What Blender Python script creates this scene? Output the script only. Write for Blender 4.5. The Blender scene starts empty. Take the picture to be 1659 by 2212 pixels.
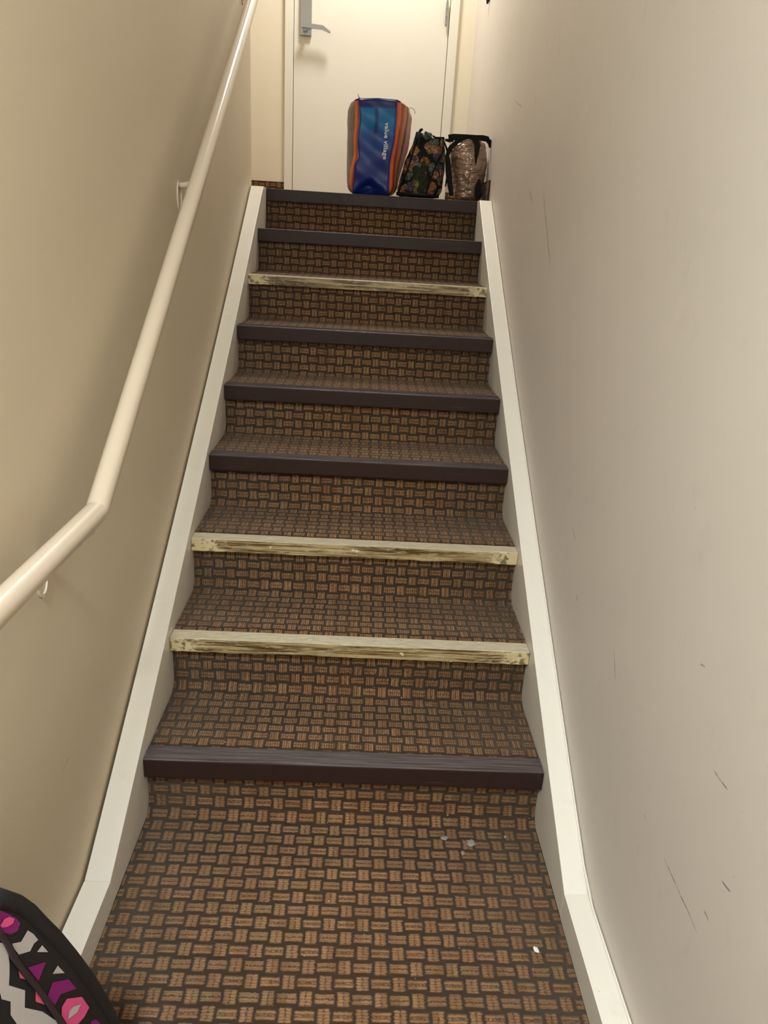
import bpy, bmesh, math, random
import numpy as np
from mathutils import Vector, Matrix
random.seed(4)
# ---------------------------------------------------------------- camera
CX, CY, CZ = 0.5095, -1.4883, 1.4489
YAW, PITCH, ROLL, FPX = 0.0393, -0.3652, 0.0610, 1565.8
IW, IH = 1659.0, 2212.0
def cam_axes():
    cy, sy = math.cos(YAW), math.sin(YAW); cp, sp = math.cos(PITCH), math.sin(PITCH)
    fw = Vector((sy*cp, cy*cp, sp)); rt = Vector((cy, -sy, 0)); up = rt.cross(fw)
    c, s = math.cos(ROLL), math.sin(ROLL)
    return c*rt+s*up, -s*rt+c*up, fw
RT, UP, FW = cam_axes()
CAMP = Vector((CX, CY, CZ))
cd = bpy.data.cameras.new('camera'); cam = bpy.data.objects.new('camera', cd)
bpy.context.scene.collection.objects.link(cam)
cam.matrix_world = Matrix(((RT.x, UP.x, -FW.x, CX), (RT.y, UP.y, -FW.y, CY), (RT.z, UP.z, -FW.z, CZ), (0, 0, 0, 1)))
cd.sensor_fit = 'VERTICAL'; cd.sensor_height = 36.0; cd.lens = 36.0*FPX/IH; cd.clip_start = 0.02
bpy.context.scene.camera = cam
def at(u, v, ax, val):
    """a point of the place: where the sight line of photo pixel (u, v) meets the plane axis=val"""
    d = FW + RT*((u-IW/2)/FPX) - UP*((v-IH/2)/FPX)
    return CAMP + d*((val-CAMP[ax])/d[ax])
# ---------------------------------------------------------------- world, lights, exposure
sc = bpy.context.scene
w = bpy.data.worlds.new('world'); sc.world = w; w.use_nodes = True
w.node_tree.nodes['Background'].inputs[0].default_value = (.9, .85, .8, 1)
w.node_tree.nodes['Background'].inputs[1].default_value = 0.02
def area(name, loc, size, power, col, rot=(0, 0, 0)):
    l = bpy.data.lights.new(name, 'AREA'); l.shape = 'DISK'; l.size = size; l.energy = power; l.color = col
    o = bpy.data.objects.new(name, l); sc.collection.objects.link(o); o.location = loc; o.rotation_euler = rot
    return o
L_UP = (0.42, 3.05, 3.90)
L_LOW = (0.17, -2.05, 2.98)
area('landing_lamp_light', L_UP, 0.32, 37, (1.0, .985, .94))
area('hall_lamp_light', L_LOW, 0.40, 98, (.76, .885, 1.0))
sc.view_settings.view_transform = 'Standard'; sc.view_settings.look = 'None'
sc.view_settings.exposure = 0.0; sc.view_settings.gamma = 1.0; sc.view_settings.use_curve_mapping = False
# ---------------------------------------------------------------- helpers
C = sc.collection
def s2l(c):
    return tuple((x/12.92 if x <= .04045 else ((x+.055)/1.055)**2.4) for x in [v/255 for v in c])
def link(name, me, mat, parent=None, smooth=False):
    o = bpy.data.objects.new(name, me); C.objects.link(o)
    for m in (mat if isinstance(mat, (list, tuple)) else [mat]): me.materials.append(m)
    if parent: o.parent = parent
    if smooth:
        for p in me.polygons: p.use_smooth = True
    return o
def obj(name, bm, mat, parent=None, smooth=False):
    bmesh.ops.recalc_face_normals(bm, faces=bm.faces)
    me = bpy.data.meshes.new(name); bm.to_mesh(me); bm.free()
    return link(name, me, mat, parent, smooth)
def tag(o, label, cat, group=None):
    o['label'] = label; o['category'] = cat
    if group: o['group'] = group
    return o
def struct(o): o['kind'] = 'structure'; return o
def thing(name, label, cat, loc=(0, 0, 0), group=None):
    o = bpy.data.objects.new(name, None); C.objects.link(o); o.location = loc; o.empty_display_size = .05
    bpy.context.view_layer.update()
    return tag(o, label, cat, group)
def adopt(parent, *obs):
    """parent world-space parts under a thing whose Empty stands at its base"""
    for o in obs:
        o.parent = parent; o.matrix_parent_inverse = Matrix.Translation(-Vector(parent.location))
def box(bm, x0, x1, y0, y1, z0, z1):
    vs = [bm.verts.new(p) for p in ((x0,y0,z0),(x1,y0,z0),(x1,y1,z0),(x0,y1,z0),(x0,y0,z1),(x1,y0,z1),(x1,y1,z1),(x0,y1,z1))]
    for f in ((0,3,2,1),(4,5,6,7),(0,1,5,4),(1,2,6,5),(2,3,7,6),(3,0,4,7)): bm.faces.new([vs[i] for i in f])
def boxes(*bs, bevel=0, seg=2):
    bm = bmesh.new()
    for b in bs: box(bm, *b)
    if bevel: bmesh.ops.bevel(bm, geom=list(bm.edges), offset=bevel, segments=seg, affect='EDGES', profile=.5)
    return bm
def prism(poly, x0, x1):
    """extrude a (y, z) polygon along x"""
    bm = bmesh.new()
    a = [bm.verts.new((x0, p[0], p[1])) for p in poly]; b = [bm.verts.new((x1, p[0], p[1])) for p in poly]
    n = len(poly); bm.faces.new(a); bm.faces.new(b[::-1])
    for i in range(n): bm.faces.new([a[i], a[(i+1)%n], b[(i+1)%n], b[i]])
    return bm
def tube(pts, r, n=16, cap=True, bm=None, flat=1.0):
    bm = bm or bmesh.new(); pts = [Vector(p) for p in pts]; rings = []
    rr = r if isinstance(r, (list, tuple)) else [r]*len(pts)
    ref = None
    for i, p in enumerate(pts):
        if i == 0: t = (pts[1]-p).normalized()
        elif i == len(pts)-1: t = (p-pts[-2]).normalized()
        else: t = ((pts[i+1]-p).normalized()+(p-pts[i-1]).normalized()).normalized()
        if ref is None:
            ref = Vector((0, 0, 1)) if abs(t.z) < .9 else Vector((1, 0, 0))
        a = t.cross(ref).normalized(); b = a.cross(t).normalized(); ref = b
        k = 1.0
        if 0 < i < len(pts)-1:
            cs = (pts[i+1]-p).normalized().dot(t); k = 1/max(.5, cs)
        rings.append((p, a, b, rr[i], k, t))
    R = []
    for i, (p, a, b, r_, k, t) in enumerate(rings):
        bend = None
        if 0 < i < len(pts)-1:
            d = (pts[i+1]-p).normalized()-(p-pts[i-1]).normalized()
            bend = d.normalized() if d.length > 1e-6 else None
        ring = []
        for j in range(n):
            th = 2*math.pi*j/n; off = a*(r_*math.cos(th)) + b*(r_*flat*math.sin(th))
            if bend: off = off + bend*(off.dot(bend))*(k-1)
            ring.append(bm.verts.new(p+off))
        R.append(ring)
    for i in range(len(R)-1):
        for j in range(n): bm.faces.new([R[i][j], R[i][(j+1)%n], R[i+1][(j+1)%n], R[i+1][j]])
    if cap: bm.faces.new(R[0][::-1]); bm.faces.new(R[-1])
    return bm
def interp(xs, ys, x):
    return float(np.interp(x, xs, ys))
# ---- node helper
class N:
    def __init__(s, name):
        s.m = bpy.data.materials.new(name); s.m.use_nodes = True; s.t = s.m.node_tree
        s.b = s.t.nodes['Principled BSDF']
    def n(s, typ, **kw):
        nd = s.t.nodes.new(typ)
        for k, v in kw.items(): setattr(nd, k, v)
        return nd
    def put(s, sock, v):
        if hasattr(v, 'is_linked') or isinstance(v, bpy.types.NodeSocket): s.t.links.new(v, sock)
        elif v is not None:
            if isinstance(v, tuple) and len(v) == 3 and sock.type == 'RGBA': v = (*v, 1)
            sock.default_value = v
    def math(s, op, a, b=None, c=None, clamp=False):
        nd = s.n('ShaderNodeMath', operation=op); nd.use_clamp = clamp
        s.put(nd.inputs[0], a)
        if b is not None: s.put(nd.inputs[1], b)
        if c is not None: s.put(nd.inputs[2], c)
        return nd.outputs[0]
    def mix(s, f, a, b, typ='MIX'):
        nd = s.n('ShaderNodeMix', data_type='RGBA', blend_type=typ)
        s.put(nd.inputs[0], f); s.put(nd.inputs[6], a); s.put(nd.inputs[7], b); return nd.outputs[2]
    def noise(s, vec, scale, detail=2, rough=.5, col=False):
        nd = s.n('ShaderNodeTexNoise'); s.put(nd.inputs['Vector'], vec)
        nd.inputs['Scale'].default_value = scale; nd.inputs['Detail'].default_value = detail; nd.inputs['Roughness'].default_value = rough
        return nd.outputs['Color' if col else 'Fac']
    def sstep(s, x, a, b, lo=0.0, hi=1.0):
        nd = s.n('ShaderNodeMapRange', interpolation_type='SMOOTHSTEP')
        s.put(nd.inputs[0], x)
        for i, v in enumerate((a, b, lo, hi)): nd.inputs[i+1].default_value = v
        return nd.outputs[0]
    def obj(s): return s.n('ShaderNodeTexCoord').outputs['Object']
    def uv(s): return s.n('ShaderNodeTexCoord').outputs['UV']
    def map(s, vec, scale=(1,1,1), loc=(0,0,0), rot=(0,0,0)):
        nd = s.n('ShaderNodeMapping'); s.put(nd.inputs[0], vec)
        nd.inputs['Scale'].default_value = scale; nd.inputs['Location'].default_value = loc; nd.inputs['Rotation'].default_value = rot
        return nd.outputs[0]
    def sep(s, v):
        nd = s.n('ShaderNodeSeparateXYZ'); s.put(nd.inputs[0], v); return nd.outputs
    def comb(s, x, y, z=0.0):
        nd = s.n('ShaderNodeCombineXYZ')
        for i, v in enumerate((x, y, z)): s.put(nd.inputs[i], v)
        return nd.outputs[0]
    def ramp(s, f, stops, const=False):
        nd = s.n('ShaderNodeValToRGB'); s.put(nd.inputs[0], f); r = nd.color_ramp
        r.interpolation = 'CONSTANT' if const else 'LINEAR'
        while len(r.elements) < len(stops): r.elements.new(.5)
        for e, (p, c) in zip(r.elements, stops): e.position = p; e.color = (*c, 1)
        return nd.outputs[0]
    def bump(s, h, strength, dist):
        nd = s.n('ShaderNodeBump'); s.put(nd.inputs['Height'], h); nd.inputs['Strength'].default_value = strength
        nd.inputs['Distance'].default_value = dist; s.put(s.b.inputs['Normal'], nd.outputs[0])
    def out(s, col=None, rough=None, spec=None, metal=None, sheen=None):
        if col is not None: s.put(s.b.inputs['Base Color'], col)
        if rough is not None: s.put(s.b.inputs['Roughness'], rough)
        if spec is not None: s.put(s.b.inputs['Specular IOR Level'], spec)
        if metal is not None: s.put(s.b.inputs['Metallic'], metal)
        if sheen is not None: s.put(s.b.inputs['Sheen Weight'], sheen)
        return s.m

def paint(name, col, var=.04, rough=.45, spec=.4, bump=.05, marks=None, ax=0, dirt=0.0, dirtcol=(120, 100, 80)):
    M = N(name); o = M.obj()
    n1 = M.noise(o, 3.0, 3); n2 = M.noise(o, 300.0, 2)
    c = s2l(col); dk = tuple(x*(1-var*2) for x in c); lt = tuple(min(1, x*(1+var)) for x in c)
    base = M.mix(n1, (*dk, 1), (*lt, 1))
    if dirt:
        sm = M.noise(M.map(o, scale=(9, 9, 5)), 2.0, 5, .65)
        base = M.mix(M.math('MULTIPLY', M.sstep(sm, .56, .78), dirt), base, (*s2l(dirtcol), 1))
        sp = M.noise(o, 90.0, 1); base = M.mix(M.math('MULTIPLY', M.sstep(sp, .78, .82), dirt*1.4), base, (*s2l((70, 55, 45)), 1))
    if marks:
        X = M.sep(o); wob = M.math('MULTIPLY', M.math('SUBTRACT', M.noise(o, 14.0, 3), .5), .012)
        for (y0, z0, y1, z1, wd, st, mc) in marks:
            L = math.hypot(y1-y0, z1-z0); ty, tz = (y1-y0)/L, (z1-z0)/L
            dy = M.math('SUBTRACT', X[1], y0); dz = M.math('SUBTRACT', X[2], z0)
            al = M.math('ADD', M.math('MULTIPLY', dy, ty), M.math('MULTIPLY', dz, tz))
            pe = M.math('ABSOLUTE', M.math('ADD', wob, M.math('SUBTRACT', M.math('MULTIPLY', dy, tz), M.math('MULTIPLY', dz, ty))))
            f = M.math('MULTIPLY', M.sstep(pe, wd*.4, wd, 1, 0), M.math('MULTIPLY', M.sstep(al, 0, L*.25), M.sstep(al, L*.75, L, 1, 0)))
            br = M.sstep(M.noise(o, 120.0, 2), .35, .6)
            f = M.math('MULTIPLY', M.math('MULTIPLY', f, st), M.math('ADD', M.math('MULTIPLY', br, .6), .4))
            base = M.mix(f, base, (*s2l(mc), 1))
    M.bump(M.math('ADD', n2, M.math('MULTIPLY', M.noise(o, 25.0, 3), 1.5)), bump, .002)
    return M.out(base, rough, spec)

def carpet(name, p, q, ribs, uo=0.0, vo=0.0):
    """low loop-pile carpet: basket of upright and lying tan blocks on a dark ground; UV in metres"""
    M = N(name); uv = M.uv()
    ds = M.n('ShaderNodeVectorMath', operation='MULTIPLY_ADD')
    nz = M.noise(uv, 160.0, 2, .6, col=True)
    sb = M.n('ShaderNodeVectorMath', operation='SUBTRACT'); M.put(sb.inputs[0], nz); sb.inputs[1].default_value = (.5, .5, .5)
    M.put(ds.inputs[0], sb.outputs[0]); ds.inputs[1].default_value = (.0045, .0045, 0); M.put(ds.inputs[2], uv)
    jg = M.noise(M.map(uv, scale=(1, .06, 1) if ribs == 'v' else (.06, 1, 1)), 420.0, 1)
    fz = M.noise(uv, 620.0, 1)
    X0 = M.sep(ds.outputs[0])
    jj = M.math('ADD', M.math('MULTIPLY', M.math('SUBTRACT', jg, .5), .0085), M.math('MULTIPLY', M.math('SUBTRACT', fz, .5), .003))
    X = [M.math('ADD', X0[0], jj), X0[1]] if ribs == 'h' else [X0[0], M.math('ADD', X0[1], jj)]
    U = M.math('ADD', M.math('DIVIDE', X[0], p), uo+100); V = M.math('ADD', M.math('DIVIDE', X[1], q), vo+100)
    row = M.math('FLOOR', V); odd = M.math('MODULO', row, 2.0)
    y = M.math('ABSOLUTE', M.math('SUBTRACT', M.math('FRACT', V), .5))
    def blk(shift):
        a = M.math('ADD', M.math('ADD', U, odd), shift)
        return M.math('SUBTRACT', M.math('MODULO', a, 2.0), 1.0), M.math('FLOOR', M.math('DIVIDE', a, 2.0))
    xh, ih = blk(0.0); xv, iv = blk(1.0)
    H = M.math('MULTIPLY', M.sstep(M.math('ABSOLUTE', xh), .45, .55, 1, 0), M.sstep(y, .22, .33, 1, 0))
    Vm = M.math('MULTIPLY', M.sstep(M.math('ABSOLUTE', xv), .26, .36, 1, 0), M.sstep(y, .38, .48, 1, 0))
    mask = M.math('MAXIMUM', H, Vm)
    # loop ribs
    pitch = .0062
    rb = X[0] if ribs == 'v' else X[1]
    rs = M.math('ADD', M.math('MULTIPLY', M.math('SINE', M.math('MULTIPLY', rb, 2*math.pi/pitch)), .5), .5)
    ribn = M.noise(M.map(uv, scale=(1, .25, 1) if ribs == 'v' else (.25, 1, 1)), 260.0, 2)
    ribm = M.sstep(M.math('ADD', rs, M.math('MULTIPLY', M.math('SUBTRACT', ribn, .5), 1.6)), .10, .55)
    # central slit of each block
    slit = M.math('MAXIMUM', M.math('MULTIPLY', H, M.sstep(y, .04, .13, 1, 0)),
                  M.math('MULTIPLY', Vm, M.sstep(M.math('ABSOLUTE', xv), .02, .09, 1, 0)))
    slit = M.math('MULTIPLY', slit, M.sstep(M.noise(uv, 250.0, 2), .36, .60))
    wn = M.n('ShaderNodeTexWhiteNoise', noise_dimensions='3D'); M.put(wn.inputs[0], M.comb(ih, row, iv))
    fib = M.noise(uv, 900.0, 3, .7)
    blkc = M.mix(wn.outputs[0], (*s2l((156, 112, 72)), 1), (*s2l((184, 136, 95)), 1))
    blkc = M.mix(M.math('MULTIPLY', M.sstep(wn.outputs[0], .8, .95), .5), blkc, (*s2l((150, 128, 72)), 1))
    dark = M.mix(M.noise(uv, 40.0, 3), (*s2l((58, 42, 28)), 1), (*s2l((80, 62, 46)), 1))
    cc = M.mix(M.math('MULTIPLY', M.math('SUBTRACT', 1.0, ribm), .70 if ribs == 'v' else .40), blkc, (*s2l((70, 46, 28)), 1))
    cc = M.mix(M.math('MULTIPLY', slit, .8), cc, (*s2l((60, 40, 26)), 1))
    col = M.mix(mask, dark, cc)
    col = M.mix(.5, col, M.mix(fib, (.25, .25, .25, 1), (1, 1, 1, 1)), 'MULTIPLY')
    # lint specks
    ln = M.noise(uv, 110.0, 0); col = M.mix(M.math('MULTIPLY', M.sstep(ln, .865, .875), .7), col, (*s2l((200, 185, 160)), 1))
    h = M.math('ADD', M.math('MULTIPLY', mask, M.math('SUBTRACT', M.math('ADD', M.math('MULTIPLY', ribm, .35), .65), M.math('MULTIPLY', slit, .4))), M.math('MULTIPLY', fib, .25))
    M.bump(h, .8, .004)
    M.out(col, .92, .25)
    M.b.inputs['Sheen Weight'].default_value = .14; M.b.inputs['Sheen Roughness'].default_value = .35
    M.b.inputs['Sheen Tint'].default_value = (1.0, .78, .58, 1)
    return M.m
# ---------------------------------------------------------------- materials
RMARK = [(-.30, .42, -.52, .20, .0016, .8, (105, 92, 82)), ]
def wall_marks(px, x, wd=.0018, st=.7, col=(96, 82, 72)):
    r = []
    for a, b in px:
        P, Q = at(*a, 0, x), at(*b, 0, x); r.append((P.y, P.z, Q.y, Q.z, wd, st, col))
    return r
XR, XL = 1.080, -0.065
marksR = wall_marks([((1428, 1838), (1512, 2030)), ((1520, 1965), (1532, 1992)), ((1391, 1755), (1396, 1772)), ((1326, 1400), (1330, 1475)),
                     ((1236, 1135), (1243, 1170)), ((1245, 1283), (1248, 1302)), ((1558, 1900), (1580, 1930)), ((1512, 1434), (1524, 1439)),
                     ((1112, 218), (1130, 233)), ((1540, 1660), (1575, 1710))], XR, .0022, .75)
marksR += wall_marks([((1172, 400), (1190, 590)), ((1143, 410), (1150, 440))], XR, .012, .35, (120, 100, 80))
marksR += wall_marks([((1218, 672), (1222, 700)), ((1288, 960), (1300, 1010)), ((1280, 1290), (1290, 1400)), ((1250, 1060), (1262, 1120)),
                      ((1390, 960), (1410, 990)), ((1436, 1700), (1440, 1715)), ((1590, 1800), (1592, 1806))], XR, .008, .35, (222, 212, 200))
marksL = wall_marks([((151, 1632), (133, 1672))], XL, .0022, .45, (110, 90, 70))
WALL = (221, 211, 199)
m_wallR = paint('painted_wall_right', WALL, .03, .5, .3, .12, marksR, dirt=.10, dirtcol=(150, 128, 104))
m_wallL = paint('painted_wall_left', (216, 200, 172), .03, .5, .3, .12, marksL)
m_wall = paint('painted_wall', (236, 226, 204), .02, .55, .3, .1)
m_ceil = paint('ceiling_paint', (225, 218, 205), .02, .8, .2)
m_trim = paint('trim_paint', (234, 226, 211), .02, .30, .45, .05, dirt=.14, dirtcol=(170, 150, 125))
m_door = paint('door_paint', (234, 229, 214), .015, .38, .4, .05)
m_rail = paint('rail_paint', (210, 191, 166), .03, .24, .55, .10)
m_steel = N('satin_metal').out((*s2l((165, 165, 165)), 1), .38, .5, .75)
m_darkmetal = N('dark_metal').out((*s2l((60, 55, 50)), 1), .35, .5, .8)
m_gapshade = N('shadow_gap').out((.01, .008, .006, 1), .9)
P_, Q_ = .0363, .0330
m_floorc = carpet('floor_carpet', .0381, .0341, 'h', .15, .35)
m_landc = carpet('landing_carpet', P_, Q_, 'h')
stepc = [carpet('stair_carpet_%d' % i, P_, Q_, 'v', [.1, .45, .8, .2][i], [.05, .4, .75, 1.1][i]) for i in range(2)]
def vinyl():
    M = N('vinyl_nosing'); o = M.obj()
    n = M.noise(M.map(o, scale=(1, 30, 30)), 6.0, 4, .6); n2 = M.noise(o, 60.0, 3)
    base = M.mix(n2, (*s2l((46, 30, 27)), 1), (*s2l((54, 37, 33)), 1))
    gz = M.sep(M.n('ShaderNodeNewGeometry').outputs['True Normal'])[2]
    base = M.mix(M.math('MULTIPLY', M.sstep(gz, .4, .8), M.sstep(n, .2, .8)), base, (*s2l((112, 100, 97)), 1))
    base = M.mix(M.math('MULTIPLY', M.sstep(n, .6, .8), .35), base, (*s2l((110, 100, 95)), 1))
    M.bump(n2, .15, .001)
    return M.out(base, M.sstep(n2, .3, .7, .38, .52), .22)
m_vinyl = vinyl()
def bare(name, seedz):
    """worn wood edge with old yellow adhesive and brown varnish left where the strip was torn off"""
    M = N(name); o = M.map(M.obj(), loc=(seedz*3.1, seedz*1.7, seedz))
    X = M.sep(M.obj())
    st = M.noise(M.map(o, scale=(1.2, 14, 40)), 3.2, 6, .62); st2 = M.noise(M.map(o, scale=(3, 8, 20)), 6.0, 5, .7)
    bl = M.noise(M.map(o, scale=(9, 20, 30)), 4.0, 4, .6)
    c = M.mix(M.sstep(st, .40, .60), (*s2l((84, 60, 24)), 1), (*s2l((182, 158, 112)), 1))
    c = M.mix(M.math('MULTIPLY', M.sstep(st2, .5, .68), .75), c, (*s2l((196, 178, 138)), 1))
    c = M.mix(M.math('MULTIPLY', M.sstep(bl, .58, .68), .6), c, (*s2l((88, 84, 62)), 1))
    ex = M.math('ABSOLUTE', M.math('SUBTRACT', X[0], .51))
    endm = M.sstep(M.math('ADD', ex, M.math('MULTIPLY', M.math('SUBTRACT', bl, .5), .25)), .40, .47)
    ec = M.mix(M.sstep(M.noise(o, 55.0, 4), .5, .62), (*s2l((212, 192, 146)), 1), (*s2l((120, 110, 78)), 1))
    c = M.mix(endm, c, ec)
    ge = M.n('ShaderNodeNewGeometry'); nz = M.sep(ge.outputs['True Normal'])[2]
    top = M.mix(M.sstep(M.noise(M.map(o, scale=(3, 20, 1)), 8.0, 5, .7), .35, .7), (*s2l((176, 164, 138)), 1), (*s2l((206, 192, 164)), 1))
    top = M.mix(M.math('MULTIPLY', M.sstep(M.noise(o, 120.0, 2), .66, .74), .6), top, (*s2l((120, 96, 66)), 1))
    c = M.mix(M.sstep(nz, .4, .8), c, top)
    sp = M.noise(o, 45.0, 2); c = M.mix(M.math('MULTIPLY', M.sstep(sp, .72, .76), .8), c, (*s2l((228, 220, 196)), 1))
    M.bump(M.math('ADD', st2, M.noise(o, 150.0, 3)), .4, .002)
    return M.out(c, M.sstep(st, .4, .6, .32, .6), .45)
# ---------------------------------------------------------------- the setting
RISE, GO, W = .18, .2911, 1.0206
YB = 3.60; ZL = 9*RISE; YW = 2.29; ZC = 4.02; YN = 8*GO
XO = -.058     # outer side of the left stringer
def uvmesh(name, prof, x0, x1, mat, nx=1, parent=None, v0=0.0, thick=.006, smooth=True, xoff=0.0):
    """carpet laid along a (y, z) profile, UV = metres along x and along the profile, with real thickness"""
    bm = bmesh.new(); uvl = bm.loops.layers.uv.new('uv'); s = [v0]
    for i in range(1, len(prof)): s.append(s[-1]+math.hypot(prof[i][0]-prof[i-1][0], prof[i][1]-prof[i-1][1]))
    nr = []
    for i in range(len(prof)):
        a = prof[max(0, i-1)]; b = prof[min(len(prof)-1, i+1)]; L = math.hypot(b[0]-a[0], b[1]-a[1]); nr.append((-(b[1]-a[1])/L, (b[0]-a[0])/L))
    top = [[bm.verts.new((x, y, z)) for x in (x0, x1)] for y, z in prof]
    bot = [[bm.verts.new((x, y-n[0]*thick, z-n[1]*thick)) for x in (x0, x1)] for (y, z), n in zip(prof, nr)]
    def face(vs, uvs):
        f = bm.faces.new(vs)
        for l, q in zip(f.loops, uvs): l[uvl].uv = q
    for i in range(len(prof)-1):
        face([top[i][0], top[i][1], top[i+1][1], top[i+1][0]], [(x0+xoff, s[i]), (x1+xoff, s[i]), (x1+xoff, s[i+1]), (x0+xoff, s[i+1])])
        face([bot[i][0], bot[i+1][0], bot[i+1][1], bot[i][1]], [(0, s[i])]*4)
        for j in (0, 1):
            face([top[i][j], bot[i][j], bot[i+1][j], top[i+1][j]] if j else [top[i][j], top[i+1][j], bot[i+1][j], bot[i][j]], [(0, s[i])]*4)
    face([top[0][0], bot[0][0], bot[0][1], top[0][1]], [(0, 0)]*4); face([top[-1][0], top[-1][1], bot[-1][1], bot[-1][0]], [(0, 0)]*4)
    me = bpy.data.meshes.new(name); bm.normal_update(); bm.to_mesh(me); bm.free()
    o = link(name, me, mat, parent)
    if smooth:
        for p in me.polygons: p.use_smooth = abs(p.normal.x) < .5
    return o
def cove(y0, z0, yr, z1, rad, n=7):
    """tread from (y0, z0) back to the riser plane yr and up to z1, with a rounded inside corner"""
    pr = [(y0, z0)]; m = 6
    for i in range(1, m): pr.append((y0+(yr-rad-y0)*i/m, z0))
    for i in range(n+1):
        a = math.pi/2*i/n; pr.append((yr-rad+rad*math.sin(a), z0+rad-rad*math.cos(a)))
    pr.append((yr, (z0+rad+z1)/2)); pr.append((yr, z1))
    return pr
RS = .026       # riser set back behind the nosing front
struct(uvmesh('floor', cove(-3.0, 0, RS, RISE-.02, .05), .0005, W-.0005, m_floorc, xoff=.0))
struct(obj('wall_left', boxes((-1.25, XL, -3.0, YW, -.1, ZC)), m_wallL))
struct(obj('wall_right', boxes((XR, 1.25, -3.0, YB+.15, -.1, ZC)), m_wallR))
DX0, DX1 = -.005, .921; FX0, FX1 = -.056, .976; DZT = ZL+2.04
struct(obj('wall_back', boxes((-1.25, FX0+.01, YB, YB+.15, ZL-.2, ZC), (FX1-.01, XR, YB, YB+.15, ZL-.2, ZC), (FX0+.01, FX1-.01, YB, YB+.15, DZT+.04, ZC)), m_wall))
struct(obj('wall_landing', boxes((-1.40, -1.25, YW, YB+.15, ZL-.2, ZC)), m_wall))
struct(obj('wall_front', boxes((-.2, 1.25, -3.15, -3.0, -.1, ZC)), m_wall))
cl = bmesh.new(); box(cl, -1.4, 1.25, -1.10, YB+.15, ZC, ZC+.1); struct(obj('ceiling', cl, m_ceil))
cl = bmesh.new(); box(cl, XL, XR, -3.0, -1.10, 3.10, 3.2); struct(obj('ceiling_lower', cl, m_ceil))
struct(obj('wall_header', boxes((XL, XR, -1.10, -1.0, 3.10, ZC)), m_wall))
# upper landing floor: same carpet
struct(uvmesh('floor_landing', [(YN+.055, ZL-.001), (YB, ZL-.001)], -1.25, XR, m_landc, thick=.05, smooth=False))
# carpet-covered baseboards of the landing
def skirt(name, a, b, th, nrm):
    bm = bmesh.new(); uvl = bm.loops.layers.uv.new('uv')
    a = Vector(a); b = Vector(b); n = Vector(nrm)*th; L = (b-a).length; z = Vector((0, 0, .103))
    vs = [a, b, b+z, a+z]; f1 = [bm.verts.new(v+n) for v in vs]; f0 = [bm.verts.new(v) for v in vs]
    f = bm.faces.new(f1)
    for l, q in zip(f.loops, [(0, 0), (L, 0), (L, .103), (0, .103)]): l[uvl].uv = q
    bm.faces.new(f0[::-1])
    for i in range(4): bm.faces.new([f1[i], f0[i], f0[(i+1)%4], f1[(i+1)%4]])
    me = bpy.data.meshes.new(name); bm.normal_update(); bm.to_mesh(me); bm.free(); return struct(link(name, me, m_landc))
skirt('baseboard_back', (-1.25, YB, ZL), (FX0, YB, ZL), .008, (0, -1, 0))
skirt('baseboard_right_corner', (FX1, YB, ZL), (XR, YB, ZL), .008, (0, -1, 0))
skirt('baseboard_landing', (XR, YN+.03, ZL), (XR, YB, ZL), .008, (-1, 0, 0))
# door at the top
d = bpy.data.objects.new('door_1', None); C.objects.link(d); d.location = (.46, YB, ZL); struct(d)
leaf = obj('door_leaf', boxes((DX0+.003, DX1-.003, YB-.012, YB+.033, ZL+.006, DZT-.003), bevel=.002), m_door)
fr = obj('door_frame', boxes((FX0, DX0, YB-.022, YB+.06, ZL, DZT+.05), (DX1, FX1, YB-.022, YB+.06, ZL, DZT+.05), (DX0, DX1, YB-.022, YB+.06, DZT, DZT+.05), bevel=.0025), m_door)
struct(leaf); struct(fr)
gap_shade = obj('door_gap_shade', boxes((DX0-.001, DX0+.004, YB-.004, YB+.05, ZL, DZT), (DX1-.004, DX1+.001, YB-.004, YB+.05, ZL, DZT), (DX0, DX1, YB-.004, YB+.05, DZT-.004, DZT)), m_gapshade); struct(gap_shade)  # near-black strips stand in for the shade in the gaps round the leaf
A = at(648, 77, 1, YB-.02); B = at(673, 0, 1, YB-.02)
plate = obj('lock_plate', boxes((A.x, B.x+.003, YB-.030, YB-.012, A.z, A.z+.33), bevel=.003), m_steel)
plate['label'] = 'tall grey metal lock plate'
bm = bmesh.new(); L0 = at(659, 55, 1, YB-.07); L1 = at(690, 55, 1, YB-.07); L2 = at(703, 62, 1, YB-.07)
tube([(L0.x, YB-.028, L0.z-.012), (L0.x, YB-.060, L0.z-.012)], .013, 20, bm=bm)
z0 = L0.z
prof = [(-.022, .014), (.105, .006), (.150, -.022), (.148, -.031), (.100, -.014), (-.022, -.010)]
for yy in (0, 1): pass
va = [bm.verts.new((L0.x+a, YB-.060, z0+b)) for a, b in prof]; vb = [bm.verts.new((L0.x+a, YB-.076, z0+b)) for a, b in prof]
bm.faces.new(va); bm.faces.new(vb[::-1])
for i in range(6): bm.faces.new([va[i], vb[i], vb[(i+1)%6], va[(i+1)%6]])
lever = obj('lever_handle', bm, m_steel); lever['label'] = 'silver lever handle'
H = at(967, 3, 1, YB-.028); H2 = at(966, 55, 1, YB-.028)
bm = bmesh.new()
for i in range(3):
    za = H2.z+(H.z-H2.z)*i/3; zb = H2.z+(H.z-H2.z)*(i+1)/3-.003
    tube([(H.x, YB-.029, za), (H.x, YB-.029, zb)], .0075, 14, bm=bm)
tube([(H.x, YB-.029, H2.z-.008), (H.x, YB-.029, H.z+.008)], .005, 12, bm=bm)
hinge = obj('hinge', bm, m_steel, smooth=False)
adopt(d, leaf, fr, gap_shade, plate, lever, hinge)
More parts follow.
